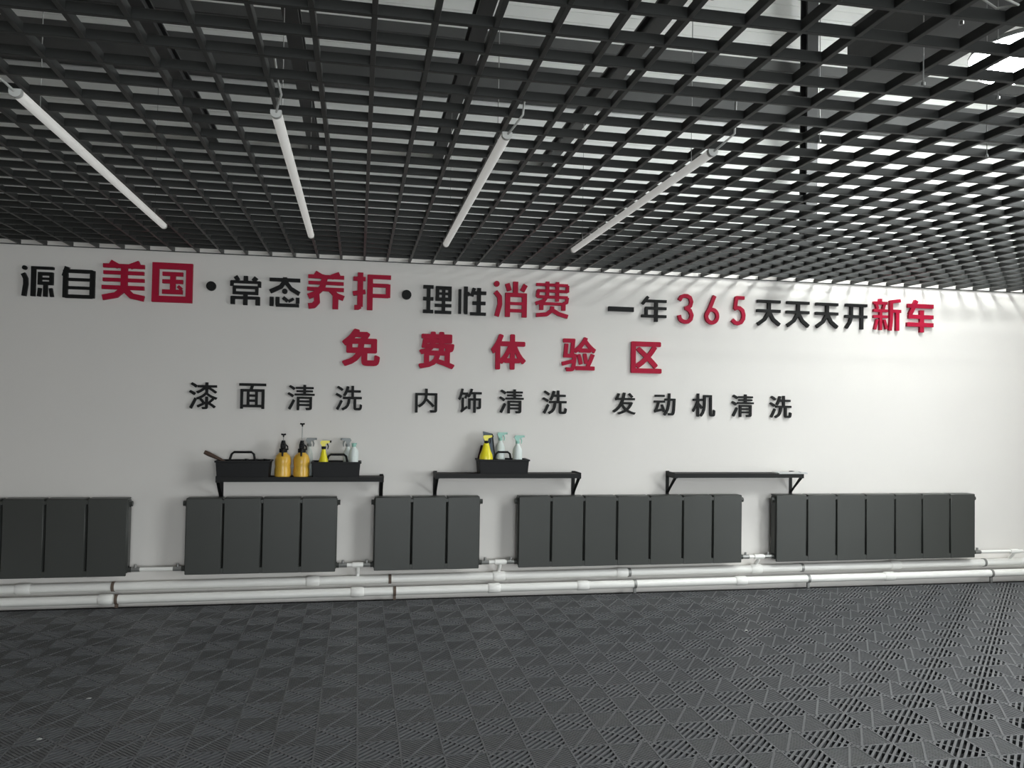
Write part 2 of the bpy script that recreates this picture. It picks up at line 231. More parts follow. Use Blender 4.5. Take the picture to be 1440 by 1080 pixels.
'体2':[[243,998,257,999,331,977,344,969,352,958,353,938,302,805,301,798,304,797,546,798,546,965,551,985,559,993,573,999,653,1000,674,991,684,971,684,805,687,797,949,797,962,794,975,783,982,765,982,691,979,678,969,665,949,658,754,658,750,651,780,578,845,458,915,359,989,284,1000,264,1000,251,993,238,935,176,922,167,908,166,893,171,848,220,835,198,821,190,687,187,684,184,684,38,680,21,672,11,660,5,579,4,558,11,546,31,546,185,539,188,411,188,392,198,378,218,335,171,324,164,311,163,291,171,270,193,266,184,266,31,258,11,237,0,163,0,149,2,136,12,128,31,128,485,123,492,102,464,89,453,69,451,55,458,3,545,0,565,6,578,69,660,127,758,178,865,221,978,230,991],[270,673,266,665,266,318,270,311,311,352,364,425,387,458,448,571,482,651,478,658,297,658,284,661],[546,475,491,371,464,331,462,325,465,324,546,325],[687,473,684,465,686,325,767,324,735,378]],
'验2':[[657,1000,676,1000,748,973,753,967,756,953,739,913,742,906,787,846,846,780,918,712,990,657,999,646,1000,633,959,552,951,544,938,540,922,546,859,602,852,566,840,556,826,554,525,555,512,563,507,573,506,600,434,543,421,537,401,543,368,587,364,579,359,512,362,509,421,507,431,499,440,478,443,486,453,495,519,512,532,511,545,500,589,365,616,245,611,225,597,216,532,197,519,199,511,205,504,219,480,339,440,468,434,452,421,279,405,145,408,134,414,150,427,158,709,158,714,165,743,232,682,224,669,229,661,239,643,365,618,499,624,514,637,523,702,533,719,526,726,512,753,385,768,286,782,319,853,511,859,516,872,519,944,501,958,492,964,479,962,466,893,292,834,165,840,158,944,158,957,156,964,151,971,138,971,92,970,58,964,47,951,40,434,39,417,45,408,58,407,125,401,131,390,85,368,45,329,11,283,0,159,2,146,7,137,18,130,52,116,85,118,105,126,114,139,118,250,112,270,116,282,138,294,192,297,232,48,161,28,164,17,178,0,252,5,265,12,272,290,345,309,341,313,385,309,395,67,395,55,399,48,408,45,426,62,593,77,780,80,791,93,802,106,803,172,799,188,786,191,773,169,512,178,508,237,508,243,512,244,517,272,826,264,830,61,830,48,832,38,840,33,853,34,927,40,940,48,945,61,948,368,948,386,940,393,920,372,666,375,658,446,713,522,793,590,886,643,987],[676,800,577,673,682,673,781,673]],
'区2':[[17,994,39,1000,937,1000,950,997,963,988,971,974,973,961,973,881,966,861,957,851,944,845,806,845,794,841,819,830,832,817,837,801,833,781,734,627,645,514,644,507,753,399,866,274,871,254,865,235,819,191,783,161,786,156,963,154,976,152,992,141,1000,121,1000,34,989,11,970,1,39,0,26,2,13,9,4,21,0,41,0,961,5,981],[157,844,154,841,154,294,157,289,308,395,424,501,186,714,176,734,178,754,187,767,249,819,262,825,281,825,294,817,524,617,531,616,607,714,688,841,681,845],[531,389,415,281,257,161,262,155,268,154,478,154,740,154,747,155,753,161,740,170,640,287,537,392],[157,225,154,221,154,161,157,155,222,155,227,161]],
'漆2':[[576,1000,666,1000,671,993,671,906,676,897,970,897,977,893,980,819,975,806,776,804,767,799,863,739,981,652,979,639,933,592,923,587,916,589,796,678,676,755,671,746,668,632,672,626,663,605,729,554,809,509,897,472,993,438,1000,425,950,357,936,357,876,381,871,378,887,365,883,352,765,244,763,238,856,178,943,111,944,97,896,44,883,43,782,122,676,191,672,184,672,84,662,37,629,11,591,4,488,0,479,10,458,71,462,82,468,85,569,85,575,90,575,185,569,186,330,64,321,64,315,71,284,131,287,144,467,231,468,238,428,297,370,358,370,371,379,378,375,381,308,357,261,414,257,425,261,432,361,472,448,520,531,585,574,639,569,753,528,714,462,662,388,615,315,579,301,582,254,639,249,652,254,661,328,692,395,728,490,799,482,804,301,806,296,819,296,873,300,893,308,897,569,897,572,993],[98,987,107,993,114,991,208,941,292,880,292,866,242,799,228,799,154,856,54,916,54,930],[44,699,54,705,61,703,154,656,239,599,240,585,194,521,188,515,174,517,101,570,0,626,0,639],[609,540,550,485,482,437,436,412,502,344,549,270,576,285,576,465,589,472,629,472,662,472,671,465,672,298,673,291,682,285,689,283,749,338,812,405,809,412,762,434,682,484],[193,425,208,431,268,384,277,371,199,191,114,16,101,11,27,61,21,71,108,238]],
'面2':[[10,1000,994,999,1000,987,1000,907,994,896,546,894,540,887,508,780,520,774,934,774,945,767,946,46,946,13,941,2,855,0,840,6,836,61,158,61,154,53,154,13,145,1,66,0,53,5,51,767,66,774,395,775,422,893,7,895,0,907,0,987],[158,670,154,660,154,173,158,165,283,165,288,173,288,666,283,670],[389,668,389,570,592,567,598,573,598,660,592,670],[698,667,697,166,836,165,839,666,829,670],[389,473,389,371,592,368,598,380,598,466,594,473],[389,274,389,166,592,165,598,173,596,273]],
'清2':[[583,1000,673,999,678,987,679,919,949,918,961,907,961,847,951,833,686,833,678,826,678,793,686,788,928,786,934,773,934,720,929,709,679,705,678,660,994,655,1000,646,1000,580,987,571,711,571,275,571,262,580,262,646,269,656,576,660,576,700,570,706,333,708,328,720,329,780,333,786,570,788,576,793,576,826,570,833,312,833,302,847,302,907,314,918,570,918,576,927,577,993],[100,980,115,980,205,931,288,870,288,855,240,793,230,788,224,790,147,849,51,911,53,927],[49,700,64,700,160,647,243,586,246,573,195,506,180,506,102,565,2,626,0,640],[358,533,897,533,907,526,908,99,897,47,859,16,801,6,705,3,693,12,673,72,669,86,679,96,808,98,808,166,448,166,445,159,443,6,429,0,359,0,349,6,347,520,348,526],[448,448,445,439,448,393,808,393,808,448],[200,426,211,432,218,429,282,382,286,373,209,193,121,15,109,16,38,63,32,72,33,79,116,239],[448,309,445,299,448,250,808,251,809,306,801,309]],
'洗2':[[596,1000,676,1000,685,993,689,825,933,825,945,813,945,740,939,728,695,726,689,725,687,720,689,561,971,560,984,553,985,473,977,460,776,459,779,119,783,113,802,110,891,113,901,133,909,259,914,268,927,267,958,249,990,238,1000,226,991,126,975,66,942,26,889,13,783,14,733,20,700,39,681,79,676,133,676,459,564,460,549,339,546,313,506,186,426,79,288,0,232,73,238,85,351,150,413,230,448,339,460,453,457,460,288,460,280,473,282,555,294,560,582,560,587,566,587,720,582,726,451,725,416,646,371,573,363,568,288,611,282,620,327,700,363,781,392,873,414,973,426,984,507,969,516,960,486,826,582,825,587,833,587,986],[104,986,113,986,213,927,296,860,296,846,244,782,232,782,150,850,50,917,54,933],[45,700,56,705,63,703,163,648,250,584,250,569,207,508,200,502,188,504,106,566,5,626,0,640],[200,426,207,430,219,426,275,381,278,373,199,186,119,20,106,14,34,66,30,79,114,239]],
'内2':[[442,994,450,1000,494,1000,545,1000,557,994,560,819,983,819,998,814,1000,120,996,80,983,49,961,29,932,16,844,5,706,3,692,14,661,94,662,101,676,108,859,106,881,114,884,714,556,714,539,594,702,460,878,300,880,294,873,283,800,233,793,230,782,234,654,360,501,492,465,432,399,355,319,287,210,220,195,216,188,220,157,254,122,282,115,280,114,7,100,0,13,0,0,7,1,814,13,819,436,819,440,827],[122,716,115,714,115,300,122,295,283,398,304,420,381,514,424,620,437,714]],
'饰2':[[539,1000,621,982,628,975,595,867,601,862,990,862,1000,853,1000,780,997,768,990,764,758,764,753,753,753,613,758,603,963,603,976,593,976,246,966,193,935,163,881,151,806,149,792,160,772,240,785,247,867,247,876,253,876,500,874,506,867,506,758,506,753,500,751,6,737,0,662,0,649,10,648,500,642,506,533,506,529,500,529,220,529,160,522,146,444,145,430,153,430,593,444,603,642,603,648,607,648,760,642,764,553,763,515,693,464,623,451,626,383,669,342,580,335,575,267,597,257,607,307,740,178,742,136,627,82,519,75,514,62,518,7,562,0,573,47,667,81,760,109,873,130,987,137,998,219,985,226,980,201,840,205,835,348,834,369,839,425,820,430,807,401,720,403,710,430,747,468,820,504,907,530,993],[155,620,232,622,247,613,248,213,253,207,362,284,376,273,399,213,396,196,307,128,226,66,164,9,151,15,106,73,110,85,135,120,149,180,149,607]],
'发2':[[445,996,455,1000,542,986,553,976,517,757,801,756,820,762,832,756,956,756,964,749,964,669,956,655,492,655,486,651,460,569,789,568,808,572,869,545,874,529,837,436,789,349,730,269,679,216,735,182,814,146,900,117,993,95,1000,82,950,7,937,0,839,27,748,62,665,104,597,148,529,106,449,64,300,9,276,1,263,6,220,76,222,89,387,146,512,216,513,222,440,302,381,394,375,392,325,316,257,234,172,156,78,89,63,89,4,151,0,162,134,267,237,382,317,516,369,649,362,655,245,655,171,651,134,637,121,642,94,729,117,749,134,776,165,842,205,962,214,966,294,951,308,942,275,836,242,762,245,757,400,757],[733,976,746,981,752,978,891,822,888,809,832,770,820,762,808,768,675,922,672,929,678,941],[455,466,452,462,510,369,591,284,597,281,665,354,713,422,733,464]],
'动2':[[658,994,669,1000,702,1000,749,1000,759,994,758,774,762,769,988,768,994,766,1000,754,988,434,975,240,958,127,930,60,891,27,848,16,689,16,678,27,669,67,652,107,663,120,809,114,828,117,842,131,857,167,871,267,884,441,893,661,888,666,762,666,753,661,736,481,698,300,669,227,629,134,523,0,510,4,443,67,447,80,522,174,517,178,437,155,430,161,410,223,138,161,45,134,39,140,12,220,40,254,63,300,103,407,147,567,138,573,12,573,6,575,0,587,0,661,12,672,496,674,496,754,503,767,643,768,653,774],[44,928,477,929,487,914,487,848,480,834,45,834,38,848,38,914],[510,665,506,661,505,581,497,573,264,573,256,567,209,407,158,274,165,271,377,317,323,467,324,481,337,487,397,504,411,501,476,340,530,183,538,194,598,340,633,501,647,661,643,666]],
'机2':[[203,999,280,1000,292,993,293,779,299,773,432,773,444,766,444,679,432,672,297,672,293,666,293,599,294,592,450,412,401,339,388,333,299,455,294,452,293,11,290,5,280,0,210,0,197,5,195,92,195,445,191,458,145,345,57,200,48,198,40,205,0,285,54,365,106,465,152,579,178,666,178,672,32,673,24,686,25,766,38,773,191,773,195,779,195,986],[494,939,839,939,849,932,852,125,857,112,871,108,896,109,910,118,920,298,924,305,934,307,1000,265,992,92,980,52,960,28,928,13,902,10,845,10,807,17,781,32,758,72,752,172,752,559,751,839,583,839,581,585,575,445,550,285,500,138,407,2,394,1,331,58,334,72,413,189,459,325,479,459,483,926,484,932]],
}

# ---------------------------------------------------------------- structure
FX0, FX1 = LEFT_X, RIGHT_X
floor_ = empty('floor', (0, 0, 0), kind='structure')
MB().box(FX0, FX1, BACK_Y, WALL_Y, -0.10, -0.020).build('concrete_base', M_under, floor_)
P = 0.2065; T = 2 * P
def tile_mesh():
    s = P; b = MB(); zt = 0.0; zb = -0.019
    def bar(p, q, w, z1=zt, z0=zb):
        d = Vector((q[0] - p[0], q[1] - p[1])); L = d.length
        if L < 1e-4: return
        d /= L; n = Vector((-d.y, d.x)) * w / 2
        c = [(p[0] + n.x, p[1] + n.y), (p[0] - n.x, p[1] - n.y), (q[0] - n.x, q[1] - n.y), (q[0] + n.x, q[1] + n.y)]
        vs = [(x, y, z0) for x, y in c] + [(x, y, z1) for x, y in c]
        b.add(vs, [(4, 5, 6, 7), (0, 4, 7, 3), (1, 2, 6, 5), (0, 1, 5, 4), (3, 7, 6, 2)])
    def seg(d, ox, oy, anti=False):
        if not anti:
            p, q = (max(0, -d), max(0, d)), (min(s, s - d), min(s, s + d))
        else:
            p, q = (max(0, d - s), min(d, s)), (min(d, s), max(0, d - s))
        return (ox + p[0], oy + p[1]), (ox + q[0], oy + q[1])
    for i in (0, 1):
        for j in (0, 1):
            ox, oy = i * s, j * s
            if (i + j) % 2:     # slotted square: open slots between diagonal bars
                for k in range(-4, 5):
                    p, q = seg((k + 0.0) * 0.0405 + 0.0, ox, oy); bar(p, q, 0.0125, zt - 0.0004)
                p, q = seg(s, ox, oy, True); bar(p, q, 0.011, zt - 0.0003)
            else:               # closed square: thin web with fine ribs and a diagonal bar
                b.add([(ox, oy, -0.0035), (ox + s, oy, -0.0035), (ox + s, oy + s, -0.0035), (ox, oy + s, -0.0035)], [(0, 1, 2, 3)])
                for k in range(1, 16):
                    p, q = seg(k * 2 * s / 16, ox, oy, True); bar(p, q, 0.0075, zt - 0.0012, -0.0035)
                bar((ox + 0.17 * s, oy), (ox + 0.83 * s, oy + s), 0.011, zt, -0.0035)
    h = 0.0045
    for k in (0, 1, 2):         # frame and middle webs
        a = k * s; w = 2 * h if k == 1 else h
        u = a + (h / 2 if k == 0 else -h / 2 if k == 2 else 0)
        bar((u, 0), (u, T), w); bar((0, u), (T, u), w)
    me = b.mesh('floor_tile'); me.materials.append(M_tile); return me
TM = tile_mesh()
X0, Y0 = 0.03 + 0 * P, 3.92 - P      # tile corner chosen so the slotted squares fall as photographed
tiles = []
for i in range(-16, 24):
    for j in range(-12, 12):
        x, y = X0 + i * T, Y0 + j * T
        if x < FX0 or x + T > FX1 + 0.05 or y + T > WALL_Y + 0.02 or y < -1.5: continue
        tiles.append((x, y))
def seen(x, y):
    ok = False
    for a in (0, T):
        for b_ in (0, T):
            c = cam.matrix_world.inverted() @ Vector((x + a, y + b_, 0))
            if c.z < -0.3:
                px, py = 720 + 1132 * c.x / -c.z, 540 - 1132 * c.y / -c.z
                if -10 < px < 1450 and py < 1090: ok = True
    return ok
near = [t for t in tiles if seen(*t)]
near.sort(key=lambda t: t[0] ** 2 + t[1] ** 2)
own = set(near[:300])
for t in near[:300]: child('floor_tile', TM, floor_, (t[0], t[1], random.uniform(-0.0004, 0.0004)))
rest = [t for t in tiles if t not in own]
rb = MB()
base_v = [tuple(v.co) for v in TM.vertices]; base_f = [tuple(p.vertices) for p in TM.polygons]
for x, y in rest: rb.add([(a + x, b_ + y, c) for a, b_, c in base_v], base_f)
me = bpy.data.meshes.new('tile_field'); me.from_pydata(rb.v, [], rb.f); me.materials.append(M_tile)
o = child('tile_field', me, floor_, (0, 0, 0)); o['kind'] = 'stuff'
print('tiles', len(near), len(rest), len(base_f))

# far wall, painted, with its cladding above the grid
wb_ = empty('wall_back', (0, WALL_Y, 0), kind='structure')
MB().box(FX0, FX1, 0, 0.15, -0.1, 3.05).build('painted_panel', M_wall, wb_)
cl = MB(); z = 3.05
while z < TOP_Z:                               # ribbed cladding sheets of the upper wall
    cl.box(FX0, FX1, 0.0, 0.15, z, min(z + 0.085, TOP_Z)); cl.box(FX0, FX1, 0.008, 0.15, z + 0.085, z + 0.1); z += 0.1
cl.build('ribbed_cladding', M_upper, wb_)
MB().box(FX0, FX1, WALL_Y - 0.16, WALL_Y, 4.44, 4.74, 0.01).build('trim_1', M_girt, kind='structure')
MB().box(FX0, FX1, WALL_Y - 0.06, WALL_Y, 4.96, 5.06, 0.006).build('trim_2', M_girt, kind='structure')
MB().box(LEFT_X - 0.15, LEFT_X, BACK_Y, WALL_Y + 0.15, 0, TOP_Z).build('wall_left', M_side, kind='structure')
w = MB(); w.box(LEFT_X, WX0, BACK_Y - 0.15, BACK_Y, -0.1, TOP_Z); w.box(WX1, RIGHT_X, BACK_Y - 0.15, BACK_Y, -0.1, TOP_Z)
w.box(WX0, WX1, BACK_Y - 0.15, BACK_Y, -0.1, 0.1); w.box(WX0, WX1, BACK_Y - 0.15, BACK_Y, 2.75, TOP_Z)
w.build('wall_front', M_side, kind='structure')
w = MB()
for k in range(6):
    a = WX0 + (WX1 - WX0 - 0.06) * k / 5; w.box(a, a + 0.06, BACK_Y - 0.1, BACK_Y - 0.04, 0.1, 2.75)
w.build('added_window_1', M_steel, kind='structure')  # mullions of the unseen window added for fill
w = MB()                                         # right end wall with an open bay and a clerestory strip
w.box(RIGHT_X, RIGHT_X + 0.2, BACK_Y, -1.0, 0, TOP_Z); w.box(RIGHT_X, RIGHT_X + 0.2, 2.6, WALL_Y, 0, 3.05)
w.box(RIGHT_X, RIGHT_X + 0.2, 5.4, WALL_Y, 3.05, TOP_Z)
w.box(RIGHT_X, RIGHT_X + 0.2, -1.0, 5.4, 2.77, 3.05); w.box(RIGHT_X, RIGHT_X + 0.2, -1.0, 5.4, 4.75, TOP_Z)
w.build('wall_right', M_side, kind='structure')
MB().box(LEFT_X - 0.15, RIGHT_X + 0.2, BACK_Y - 0.15, WALL_Y + 0.15, TOP_Z, TOP_Z + 0.12).build('trim_3', M_upper, kind='structure')
MB().box(RIGHT_X + 0.2, RIGHT_X + 30, -20, 20, -0.12, -0.03).build('trim_4', mat('pale_concrete_apron', (0.42, 0.42, 0.41), 0.8, 0.3), kind='structure')

# open-cell ceiling grid: every blade its own part
ceil = empty('ceiling', (0, 0, GRID_Z), kind='structure')
GY0 = BACK_Y + 0.01
BW, BH = 0.0095, 0.037
def blade_mesh(axis, L, nm):
    b = MB()                                     # inverted U: two thin cheeks and a bottom web
    if axis == 'x': b.box(0, L, -BW, BW, 0, BH, 0.0015)
    else: b.box(-BW, BW, 0, L, 0.0006, BH - 0.0006, 0.0015)
    me = b.mesh(nm); me.materials.append(M_grid); return me
bx = blade_mesh('x', RIGHT_X - LEFT_X - 0.02, 'cross_blade'); by = blade_mesh('y', WALL_Y - GY0 - 0.004, 'long_blade')
for k in range(-52, 21):
    y = 2.98 + 0.197 * k
    if GY0 < y < WALL_Y - 0.05: child('cross_blade', bx, ceil, (LEFT_X + 0.01, y, 0))
k = -28
while True:
    x = 0.026 + 0.1967 * k
    if x > RIGHT_X - 0.05: break
    if x > LEFT_X + 0.05: child('long_blade', by, ceil, (x, GY0, 0))
    k += 1
MB().box(LEFT_X, RIGHT_X, WALL_Y - 0.022, WALL_Y, GRID_Z - 0.002, GRID_Z + 0.003).build('trim_5', M_grid, kind='structure')

# steelwork in the void above the grid
for n_, (x, lab) in enumerate(((-1.25, 'dark steel joist above the ceiling grid, over the leftmost tube light'),
                (-0.42, 'dark steel joist above the ceiling grid, over the second tube light'),
                (0.645, 'dark steel joist above the ceiling grid, over the third tube light'),
                (1.63, 'dark steel joist above the ceiling grid, over the rightmost tube light'))):
    j = empty('steel_joist', (x, 0, 3.86), lab, 'joist', 'joists above the ceiling grid')
    MB().box(-0.045, 0.045, BACK_Y, WALL_Y - 0.002, 0.085, 0.1).build('flange', M_steel, j)
    MB().box(-0.045, 0.045, BACK_Y, WALL_Y - 0.002, 0.0, 0.015).build('flange', M_steel, j)
    MB().box(-0.02, 0.02, BACK_Y, WALL_Y - 0.002, 0.015, 0.085).build('web', M_steel, j)
p = empty('steel_post', (4.13, WALL_Y - 0.25, GRID_Z + 0.06), 'dark upright steel post seen above the ceiling grid, right of centre', 'post')
MB().box(-0.055, 0.055, -0.065, -0.05, 0, 2.9).build('flange', M_steel, p)
MB().box(-0.055, 0.055, 0.05, 0.065, 0, 2.9).build('flange', M_steel, p)
MB().box(-0.008, 0.008, -0.05, 0.05, 0, 2.9).build('web', M_steel, p)
d = empty('air_duct', (3.32, 0, 3.85), 'wide dark air duct above the ceiling grid beside the bright lamp', 'duct')
MB().box(-0.24, 0.24, BACK_Y, 4.7, 0, 0.34, 0.008).build('duct_body', M_girt, d)
for k in range(8):
    MB().box(-0.262, 0.262, BACK_Y + 0.05 + k * 0.95, BACK_Y + 0.09 + k * 0.95, -0.022, 0.362, 0.004).build('flange_ring', M_steel, d)
sp = MB().tube([(-3.4, 3.35, 3.45), (-2.2, 3.35, 3.45), (-1.95, 3.35, 3.45)], 0.03, 12)
sp.tube([(-1.95, 3.35, 3.45), (-1.95, 3.35, 3.95)], 0.03, 12)
tag(sp.build('sprinkler_pipe', M_redpipe), 'dark red pipe above the ceiling grid at the top left', 'pipe')

# one round lamp shows top right; the other two are unseen, added floor light
def round_lamp(x, y, lab):
    l = empty('round_lamp', (x, y, 4.5), lab, 'lamp', 'round lamps in the void above the grid')
    MB().lathe([(0.45, 0.09), (0.455, 0.10), (0.44, 0.13), (0.3, 0.16), (0.10, 0.18), (0.06, 0.30)], n=32).build('housing', M_girt, l)
    MB().lathe([(0.36, -0.02), (0.41, -0.01), (0.435, 0.02), (0.44, 0.09)], n=32).build('lit_disc', M_lamp, l)
    MB().tube([(0, 0, 0.3), (0, 0, 1.5)], 0.012).build('hanging_rod', M_steel, l)
round_lamp(5.25, 5.5, 'bright round white lamp shining through the ceiling grid, top right')
round_lamp(4.75, 3.1, 'unseen round lamp added for floor light, beyond the right picture edge, nearer the middle')
round_lamp(6.3, 2.4, 'unseen round lamp added for floor light, beyond the right picture edge, nearest the right wall')

# four suspended linear tube lights
TZ = 2.872
def tube_light(x, y0, y1, lab, hook):
    t = empty('tube_light', (x, (y0 + y1) / 2, TZ), lab, 'light', 'linear lights under the ceiling grid')
    h = (y1 - y0) / 2
    prof = [(0.021 * math.cos(a), 0.018 * math.sin(a)) for a in [math.pi + math.pi * i / 10 for i in range(11)]] + [(0.021, 0.012), (-0.021, 0.012)]
    MB().prism(prof, 'y', -h + 0.02, h - 0.02).build('diffuser', M_tube, t)
    for s_ in (-1, 1):
        y = s_ * (h - 0.01)
        MB().prism([(u * 1.06, v * 1.06) for u, v in prof], 'y', y - 0.012, y + 0.012).build('end_cap', M_cap, t)
        MB().tube([(0, s_ * (h - 0.25), 0.012), (0, s_ * (h - 0.25), 0.9)], 0.0022, 6).build('suspension_wire', M_wire, t)
    MB().tube([(p_[0], -h + p_[1], p_[2]) for p_ in hook], 0.005, 8).build('power_cable', M_cable, t)
tube_light(-1.325, 3.38, 5.80, 'white tube light under the grid, leftmost of the four', [(0, 0.01, 0), (-0.02, -0.04, 0.02), (-0.08, -0.10, 0.06), (-0.1, -0.13, 0.2)])
tube_light(-0.355, 3.38, 5.86, 'white tube light under the grid, second from the left, with a curled cable', [(0, 0.01, 0), (0.01, -0.04, 0.015), (0.03, -0.10, 0.04), (0.02, -0.16, 0.075), (0.0, -0.14, 0.2)])
tube_light(0.612, 3.42, 5.92, 'white tube light under the grid, third from the left', [(0, 0.01, 0), (0.02, -0.05, 0.02), (0.05, -0.09, 0.06), (0.06, -0.1, 0.2)])
tube_light(1.575, 3.43, 5.88, 'white tube light under the grid, rightmost of the four', [(0, 0.01, 0), (0.02, -0.05, 0.02), (0.06, -0.09, 0.06), (0.06, -0.1, 0.2)])

# loose hanger wires that poke through the cells and glint at their tips
for x, y, zz, lab in ((1.90, 2.45, -0.10, 'thin hanger wire with a shiny tip below the grid, left of the bright lamp'),
                  (1.90, 2.27, 0.03, 'thin hanger wire with a shiny tip between grid cells, just left of the bright lamp'),
                  (2.44, 2.72, 0.0, 'thin hanger wire with a shiny tip right below the bright lamp'),
                  (2.06, 3.35, 0.0, 'thin hanger wire with a shiny tip lower down, at the upper right of the grid'),
                  (1.03, 2.26, 0.01, 'thin hanger wire in the grid left of the dark steel post'),
                  (2.9, 3.3, -0.02, 'thin hanger wire near the right edge of the grid')):
    t = empty('hanger_wire', (x, y, GRID_Z), lab, 'wire', 'hanger wires poking through the grid')
    MB().tube([(0, 0, zz), (0, 0, 1.3)], 0.0022, 6).build('rod', M_wire, t)
    MB().lathe([(0.002, zz - 0.008), (0.007, zz - 0.006), (0.007, zz + 0.004), (0.003, zz + 0.007)], n=8).build('tip_nut', M_wire, t)
tag(MB().tube([(1.70, 1.97, GRID_Z + 0.2), (1.72, 1.985, GRID_Z - 0.0), (1.80, 2.00, GRID_Z - 0.03), (1.89, 2.03, GRID_Z - 0.03), (1.86, 2.08, GRID_Z - 0.02), (1.78, 2.12, GRID_Z + 0.06)], 0.0035, 8)
    .build('loose_cable', M_cable), 'thin pale loose cable bent below the grid at the top right corner', 'cable')

# ---------------------------------------------------------------- wall lettering
def glyph_mesh(c, x0, z0, x1, z1, off, depth, rounded=False):
    if c == '·':
        b = MB(); r = (x1 - x0) / 2; n = 28
        poly = [(r * math.cos(2 * math.pi * i / n), r * math.sin(2 * math.pi * i / n)) for i in range(n)]
        return b.prism(poly, 'y', -depth, 0).mesh('dot')
    cu = bpy.data.curves.new('glyph', 'CURVE'); cu.dimensions = '2D'; cu.fill_mode = 'BOTH'
    sp = G[c + ('1' if z0 > 2.4 else '2')]; w, h = x1 - x0, z1 - z0
    for s in sp:
        n = len(s) // 2; q = cu.splines.new('POLY'); q.points.add(n - 1); q.use_cyclic_u = True
        for i in range(n): q.points[i].co = ((s[2 * i] / 1000 - .5) * w, (s[2 * i + 1] / 1000 - .5) * h, 0, 1)
    cu.extrude = depth / 2; cu.resolution_u = 1
    ob = bpy.data.objects.new('tmp', cu); COL.objects.link(ob)
    dg = bpy.context.evaluated_depsgraph_get(); dg.update()
    me = bpy.data.meshes.new_from_object(ob.evaluated_get(dg)); bpy.data.objects.remove(ob)
    me.transform(Matrix.Translation((0, -depth / 2, 0)) @ Matrix.Rotation(math.pi / 2, 4, 'X'))
    return me
LET = [
('源',-2.704,2.512,-2.459,2.761,'k',.020,'bold black character, first of the first four-character phrase, top line'),
('自',-2.400,2.510,-2.150,2.770,'k',.020,'bold black character, second of the first four-character phrase, top line'),
('美',-2.096,2.503,-1.764,2.840,'r',.034,'large heavy red character, third of the first four-character phrase, top line'),
('国',-1.708,2.504,-1.389,2.835,'r',.034,'large heavy red character, last of the first four-character phrase, top line'),
('·',-1.280,2.618,-1.201,2.694,'k',0,'round black dot in the top line, left one of two'),
('常',-1.088,2.506,-0.836,2.758,'k',.020,'bold black character, first of the second four-character phrase, top line'),
('态',-0.769,2.503,-0.510,2.757,'k',.020,'bold black character, second of the second four-character phrase, top line'),
('养',-0.454,2.495,-0.136,2.825,'r',.034,'large heavy red character, third of the second four-character phrase, top line'),
('护',-0.069,2.501,0.259,2.828,'r',.034,'large heavy red character, last of the second four-character phrase, top line'),
('·',0.356,2.613,0.440,2.688,'k',0,'round black dot in the top line, right one of two'),
('理',0.544,2.494,0.796,2.744,'k',.020,'bold black character, first of the third four-character phrase, top line'),
('性',0.860,2.490,1.108,2.745,'k',.020,'bold black character, second of the third four-character phrase, top line'),
('消',1.175,2.486,1.486,2.809,'r',.034,'large heavy red character, third of the third four-character phrase, top line'),
('费',1.558,2.491,1.875,2.823,'r',.030,'large heavy red character, last of the third four-character phrase, top line'),
('一',2.253,2.577,2.498,2.620,'k',.008,'black single-bar character, first after the wide gap in the top line'),
('年',2.574,2.493,2.819,2.733,'k',.016,'black character just left of the red numeral three, top line'),
('3',2.929,2.484,3.089,2.766,'r',.012,'red numeral three in the top line'),
('6',3.203,2.486,3.348,2.767,'r',.012,'red numeral six in the top line'),
('5',3.471,2.489,3.617,2.768,'r',.012,'red numeral five in the top line'),
('天',3.735,2.493,3.983,2.743,'k',.014,'black character, leftmost of three identical ones right of the red numeral five'),
('天',4.043,2.490,4.288,2.742,'k',.014,'black character, middle of three identical ones right of the red numeral five'),
('天',4.352,2.490,4.597,2.740,'k',.014,'black character, rightmost of three identical ones right of the red numeral five'),
('开',4.670,2.493,4.910,2.742,'k',.014,'black character between the three identical ones and the last red pair, top line'),
('新',4.980,2.491,5.284,2.809,'r',.028,'large red character, left one of the last pair of the top line'),
('车',5.351,2.485,5.648,2.810,'r',.034,'large red character at the right end of the top line'),
('免',-0.149,2.010,0.177,2.336,'r',.026,'red character, first of five in the second line'),
('费',0.515,2.004,0.833,2.333,'r',.020,'red character, second of five in the second line'),
('体',1.161,2.011,1.480,2.332,'r',.026,'red character, middle of five in the second line'),
('验',1.816,2.010,2.139,2.327,'r',.022,'red character, fourth of five in the second line'),
('区',2.479,2.009,2.779,2.304,'r',.020,'red character, last of five in the second line'),
('漆',-1.396,1.616,-1.169,1.843,'k',.010,'small black character, first of the left service name, third line'),
('面',-0.995,1.625,-0.775,1.842,'k',.010,'small black character, second of the left service name, third line'),
('清',-0.599,1.619,-0.371,1.838,'k',.010,'small black character, third of the left service name, third line'),
('洗',-0.197,1.622,0.033,1.838,'k',.010,'small black character, last of the left service name, third line'),
('内',0.492,1.613,0.687,1.826,'k',.010,'small black character, first of the middle service name, third line'),
('饰',0.873,1.618,1.084,1.834,'k',.010,'small black character, second of the middle service name, third line'),
('清',1.243,1.617,1.468,1.835,'k',.010,'small black character, third of the middle service name, third line'),
('洗',1.643,1.616,1.872,1.833,'k',.010,'small black character, last of the middle service name, third line'),
('发',2.310,1.622,2.530,1.826,'k',.010,'small black character, first of five in the right service name, third line'),
('动',2.711,1.617,2.922,1.827,'k',.010,'small black character, second of five in the right service name, third line'),
('机',3.092,1.613,3.321,1.831,'k',.010,'small black character, middle of five in the right service name, third line'),
('清',3.487,1.614,3.714,1.831,'k',.010,'small black character, fourth of five in the right service name, third line'),
('洗',3.880,1.609,4.110,1.825,'k',.010,'small black character, last of five in the right service name, third line'),
]
